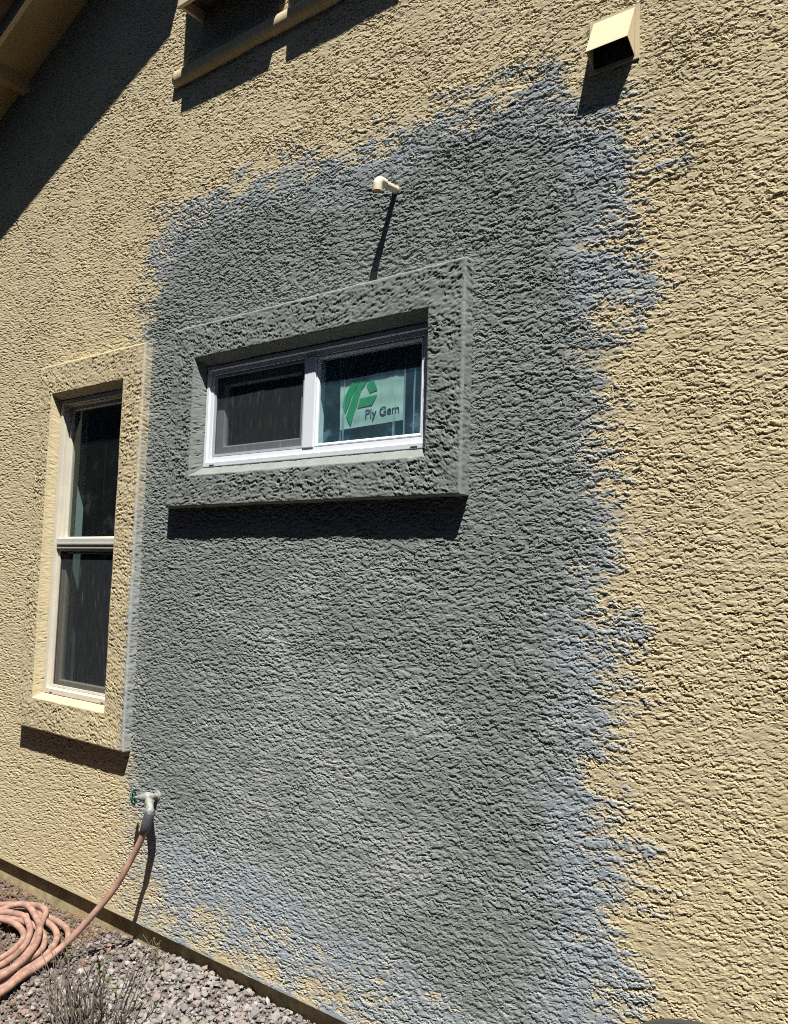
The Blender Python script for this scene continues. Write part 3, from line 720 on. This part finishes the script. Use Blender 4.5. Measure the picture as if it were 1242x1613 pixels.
# ---- hose
def hose():
    h = empty('garden_hose', (-3.5, -.4, 0)); tag(h, 'terracotta garden hose coiled on the gravel and screwed to the spigot', 'garden hose')
    def put(o): o.parent = h; o.location = -Vector(h.location); return o
    r = .0138
    run = [(-3.034, -.075, .606), (-3.05, -.085, .539), (-3.086, -.10, .454), (-3.136, -.16, .302), (-3.214, -.25, .152), (-3.242, -.33, .080), (-3.252, -.415, .034), (-3.197, -.523, .030), (-3.143, -.625, .030), (-3.11, -.80, .028), (-3.22, -.95, .026), (-3.45, -.98, .024), (-3.75, -.88, .022), (-3.98, -.62, .022), (-3.97, -.36, .022)]
    E_ = [(-3.85, -.22, .022), (-3.746, -.155, .022), (-3.651, -.136, .021), (-3.55, -.138, .021), (-3.466, -.16, .021), (-3.375, -.219, .021), (-3.312, -.304, .021), (-3.24, -.47, .021), (-3.19, -.61, .021)]
    def back(z0, z1, k, s=1.0): # far side of the coil, outside the picture
        return [(-3.20 - .02*k, -.76 + .02*k, z0), (-3.34, -.90 + .02*k, (z0 + z1)/2), (-3.62, -.90 + .025*k, (z0 + z1)/2), (-3.90 + .01*k, -.70 + .02*k, (z0 + z1)/2), (-3.99 + .02*k, -.46, z1)]
    D_ = [(-3.80, -.26, .028), (-3.693, -.185, .030), (-3.594, -.178, .026), (-3.494, -.200, .024), (-3.395, -.261, .024), (-3.315, -.351, .024), (-3.268, -.437, .026), (-3.205, -.616, .028)]
    A_ = [(-3.921, -.250, .040), (-3.832, -.166, .044), (-3.766, -.135, .046), (-3.70, -.139, .046), (-3.65, -.168, .044), (-3.585, -.222, .040), (-3.521, -.273, .034), (-3.414, -.36, .030), (-3.311, -.482, .030), (-3.24, -.60, .034)]
    F_ = [(-3.83, -.32, .030), (-3.70, -.25, .030), (-3.60, -.235, .026), (-3.509, -.250, .022), (-3.405, -.310, .020), (-3.345, -.385, .022), (-3.30, -.471, .034), (-3.25, -.60, .048)]
    B_ = [(-3.835, -.293, .052), (-3.825, -.244, .060), (-3.800, -.206, .066), (-3.740, -.196, .066), (-3.640, -.220, .060), (-3.545, -.252, .052), (-3.440, -.316, .046), (-3.352, -.392, .046), (-3.262, -.495, .054), (-3.20, -.62, .062)]
    C1 = [(-3.82, -.30, .050), (-3.77, -.262, .050), (-3.705, -.236, .044), (-3.591, -.270, .034), (-3.500, -.328, .030), (-3.400, -.420, .036), (-3.31, -.55, .050)]
    C2 = [(-3.82, -.335, .034), (-3.76, -.292, .030), (-3.70, -.280, .026), (-3.624, -.288, .022), (-3.548, -.322, .020), (-3.460, -.415, .022), (-3.40, -.52, .030)]
    path = run + E_ + back(.024, .026, 1) + D_ + back(.03, .04, 2) + A_ + back(.036, .032, 3) + F_ + back(.05, .05, 4) + B_ + back(.06, .05, 5) + C1 + back(.05, .035, 6) + C2
    path = [Vector(p) + Vector((0, 0, .012 if i > 6 else 0)) for i, p in enumerate(path)]
    put(tube('tube', catmull(path, 7), r, MAT_HOSE, n=14))
    a, b = Vector((-3.0375, -.0735, .612)), Vector((-3.052, -.087, .535))
    pts = [a + (b - a)*t for t in (-.12, 0, .25, .5, 1.0, 1.02)]
    put(tube('sleeve', pts, [.019, .021, .0225, .0215, .0185, .016], MAT_SLEEVE, n=14))
hose()

# ---- sticker behind the fixed pane
def sticker():
    m, nt, b = new_mat('mint_paper'); v = coords(nt)
    nt.links.new(ramp(nt, noise(nt, coords(nt, (3, 1, 16)), 1.2, 4), [(.3, (.58, .74, .68)), (.7, (.70, .86, .80))]), b.inputs['Base Color']); b.inputs['Roughness'].default_value = .6
    st = empty('window_sticker', (-1.961, .018, 2.205)); tag(st, 'pale green sticker sheet with green emblem and dark lettering behind the right pane', 'sticker')
    def put(o): o.parent = st; o.location = -Vector(st.location); return o
    cn = [Vector((-2.116, .0185, 2.393)), Vector((-1.808, .0185, 2.402)), Vector((-1.805, .0185, 2.214)), Vector((-2.110, .0185, 2.203))]
    bm = bmesh.new(); nx, nz = 24, 14; g = []
    for i in range(nx + 1):
        row = []
        for j in range(nz + 1):
            s, t = i/nx, j/nz; p = (cn[0]*(1 - s) + cn[1]*s)*t + (cn[3]*(1 - s) + cn[2]*s)*(1 - t)
            p.y += .0009 + .0008*math.sin(t*17 + s*2.3) + .0004*math.sin(s*13); row.append(bm.verts.new(p))
        g.append(row)
    for i in range(nx):
        for j in range(nz): bm.faces.new((g[i][j], g[i+1][j], g[i+1][j+1], g[i][j+1]))
    put(bm_obj('sheet', bm, m, None, True))
    W_, H_ = .306, .190
    def at(u, w): 
        p = (cn[0]*(1 - u) + cn[1]*u)*w + (cn[3]*(1 - u) + cn[2]*u)*(1 - w); return Vector((p.x, .0176, p.z))
    green = plain('green_ink', (.025, .42, .13), .5, .1, 20)
    polys = [[(.216, .965), (.333, .965), (.185, .614), (.096, .309), (.045, .493), (.098, .701)],
             [(.345, .955), (.487, .975), (.348, .728), (.181, .05), (.108, .246), (.217, .649)],
             [(.529, .926), (.605, .68), (.484, .638), (.434, .813)],
             [(.336, .562), (.602, .58), (.519, .403), (.288, .381)]]
    for pl in polys:
        bm = bmesh.new(); f = bm.faces.new([bm.verts.new(at(*q)) for q in pl])
        put(bm_obj('emblem_bar', bm, green))
    cu = bpy.data.curves.new('lettering', 'FONT'); cu.body = 'Ply Gem'; cu.size = 1; cu.extrude = .002; cu.offset = .012
    tmp = bpy.data.objects.new('tmp', cu); C.objects.link(tmp); bpy.context.view_layer.update()
    me = bpy.data.meshes.new_from_object(tmp.evaluated_get(bpy.context.evaluated_depsgraph_get())); bpy.data.objects.remove(tmp)
    me.name = 'lettering'; co = np.array([v.co[:] for v in me.vertices]); w = co[:, 0].max() - co[:, 0].min(); x0 = co[:, 0].min()
    for v in me.vertices:
        u = .418 + (v.co.x - x0)/w*.52; base = at(u, .150 + .012*(u - .4)); v.co = Vector((base.x, .0174 - .0001*(v.co.z > 0), base.z + v.co.y*.046))
    me.materials.append(plain('dark_ink', (.008, .030, .035), .5)); put(link(bpy.data.objects.new('lettering', me)))
sticker()

# ================================================================== PLANTS AND THE BIN
def leaf_bm(bm, p, d, l, w):
    d = Vector(d).normalized(); s = d.cross(Vector((0, 0, 1)));  s = s.normalized() if s.length > .01 else Vector((1, 0, 0))
    n = s.cross(d)
    a = bm.verts.new(p); b1 = bm.verts.new(p + d*l*.45 + s*w*.5 + n*w*.12); b2 = bm.verts.new(p + d*l*.45 - s*w*.5 + n*w*.12); mid_ = bm.verts.new(p + d*l*.5 - n*w*.05); e = bm.verts.new(p + d*l)
    bm.faces.new((a, b1, mid_)); bm.faces.new((a, mid_, b2)); bm.faces.new((b1, e, mid_)); bm.faces.new((mid_, e, b2))
def shrub():
    s = empty('twiggy_shrub', (-2.56, -.58, 0)); tag(s, 'nearly bare twiggy grey shrub with a few green leaves in front of the hose', 'shrub')
    def put(o): o.parent = s; o.location = -Vector(s.location); return o
    r = random.Random(12)
    tips = [(-2.699, .339), (-2.829, .278), (-2.909, .219), (-2.51, .381), (-2.354, .434), (-2.317, .366), (-2.34, .397), (-2.619, .293), (-2.539, .329), (-2.429, .338), (-2.393, .329), (-2.625, .237), (-2.742, .211), (-2.354, .291), (-2.27, .299), (-2.481, .312), (-2.57, .25), (-2.66, .20), (-2.45, .26), (-2.78, .16), (-2.58, .21), (-2.50, .23), (-2.87, .14), (-2.40, .22), (-2.68, .27), (-2.55, .30)] + [(r.uniform(-2.92, -2.28), r.uniform(.10, .30)) for _ in range(34)]
    stem_m = plain('twig_bark', (.115, .098, .080), .85, .45, 60); leaf_m = plain('shrub_leaf', (.08, .115, .03), .6, .4, 40); red_m = plain('reddish_leaf', (.20, .09, .04), .6, .3, 40)
    lb = bmesh.new(); rb = bmesh.new()
    for i, (tx, tz) in enumerate(tips):
        bx = -2.58 + (tx + 2.58)*.42 + r.uniform(-.05, .05); by = -.60 + r.uniform(-.05, .05)
        b = Vector((bx, by, float(ground_z(bx, by)) - .01)); t = Vector((tx, -.589 + r.uniform(-.07, .07), tz))
        m1 = b.lerp(t, .35) + Vector((r.uniform(-.015, .015), r.uniform(-.015, .015), .02)); m2 = b.lerp(t, .7) + Vector((r.uniform(-.014, .014), r.uniform(-.014, .014), .01))
        pts = catmull([b, m1, m2, t], 5); n = len(pts)
        bm = bmesh.new(); rad = r.uniform(.0020, .0042); bm_tube(bm, pts, [rad*(1 - .65*k/(n - 1)) for k in range(n)], 6)
        for q in range(r.randint(1, 4)):
            k = r.randint(4, n - 3); d = Vector((r.uniform(-.6, .6), r.uniform(-.5, .5), r.uniform(.5, 1))).normalized(); l = r.uniform(.03, .09)
            bm_tube(bm, [pts[k], pts[k] + d*l*.5 + Vector((0, 0, .004)), pts[k] + d*l], [rad*.5, rad*.4, rad*.25], 5)
            if r.random() < .15: leaf_bm(lb, pts[k] + d*l, d + Vector((r.uniform(-.5, .5), r.uniform(-.5, .5), .2)), r.uniform(.012, .022), r.uniform(.006, .010))
        put(bm_obj('stem', bm, stem_m, None, True))
        if i in (0, 7, 3, 5, 13, 16, 18, 21, 23):
            for q in range(r.randint(3, 7)):
                p = pts[-1 - r.randint(0, 3)]; leaf_bm(rb if (i in (0, 3) and r.random() < .5) else lb, p, (r.uniform(-1, 1), r.uniform(-1, 1), r.uniform(-.1, .8)), r.uniform(.016, .030), r.uniform(.007, .012))
    put(bm_obj('leaves', lb, leaf_m)); put(bm_obj('reddish_leaves', rb, red_m))
shrub()
def weed():
    s = empty('small_weed', (-2.95, -.06, 0)); tag(s, 'small wispy green weed at the foot of the wall right of the hose shadow', 'weed')
    def put(o): o.parent = s; o.location = -Vector(s.location); return o
    r = random.Random(3); bm = bmesh.new(); lb = bmesh.new()
    for i in range(8):
        b = Vector((-2.95 + r.uniform(-.02, .02), -.07 + r.uniform(-.02, .02), .02)); t = b + Vector((r.uniform(-.08, .06), r.uniform(-.05, .05), r.uniform(.05, .12)))
        pts = catmull([b, b.lerp(t, .5) + Vector((r.uniform(-.01, .01), 0, .008)), t], 4); bm_tube(bm, pts, .0009, 5)
        for q in range(4): leaf_bm(lb, pts[r.randint(2, len(pts) - 1)], (r.uniform(-1, 1), r.uniform(-1, 1), r.uniform(0, .6)), r.uniform(.008, .016), .005)
    put(bm_obj('stem', bm, plain('weed_stem', (.16, .15, .07), .8))); put(bm_obj('leaves', lb, plain('weed_leaf', (.13, .17, .05), .6)))
weed()
def bin_():
    cx, cy, zt = -.600, -.475, .705
    s = empty('plastic_bin', (cx, cy, 0)); tag(s, 'dark plastic bin, only its rounded lid edge showing at bottom right', 'bin')
    def put(o): o.parent = s; o.location = -Vector(s.location); return o
    def lathe(name, prof, mat, n=48):
        bm = bmesh.new(); rings = [[bm.verts.new((cx + r_*math.cos(6.2832*k/n), cy + r_*math.sin(6.2832*k/n), z)) for k in range(n)] for r_, z in prof]
        for a, b in zip(rings, rings[1:]):
            for k in range(n): bm.faces.new((a[k], a[(k + 1) % n], b[(k + 1) % n], b[k]))
        bm.faces.new(rings[-1]); return put(bm_obj(name, bm, mat, None, True))
    lathe('body', [(.105, .02), (.11, .03), (.135, .60), (.140, .605), (.140, .62), (.136, .625), (.137, .655), (.130, .656)], MAT_BIN)
    lathe('lid', [(.139, .654), (.146, .656), (.148, .664), (.146, .676), (.138, .684), (.120, .690), (.085, .697), (.04, .702), (.004, .704)], MAT_BIN)
    bm = bmesh.new(); bm_tube(bm, catmull([(cx - .05, cy, .695), (cx - .045, cy, .722), (cx, cy, .730), (cx + .045, cy, .722), (cx + .05, cy, .695)], 5), .007, 10); put(bm_obj('handle', bm, MAT_BIN, None, True))
bin_()
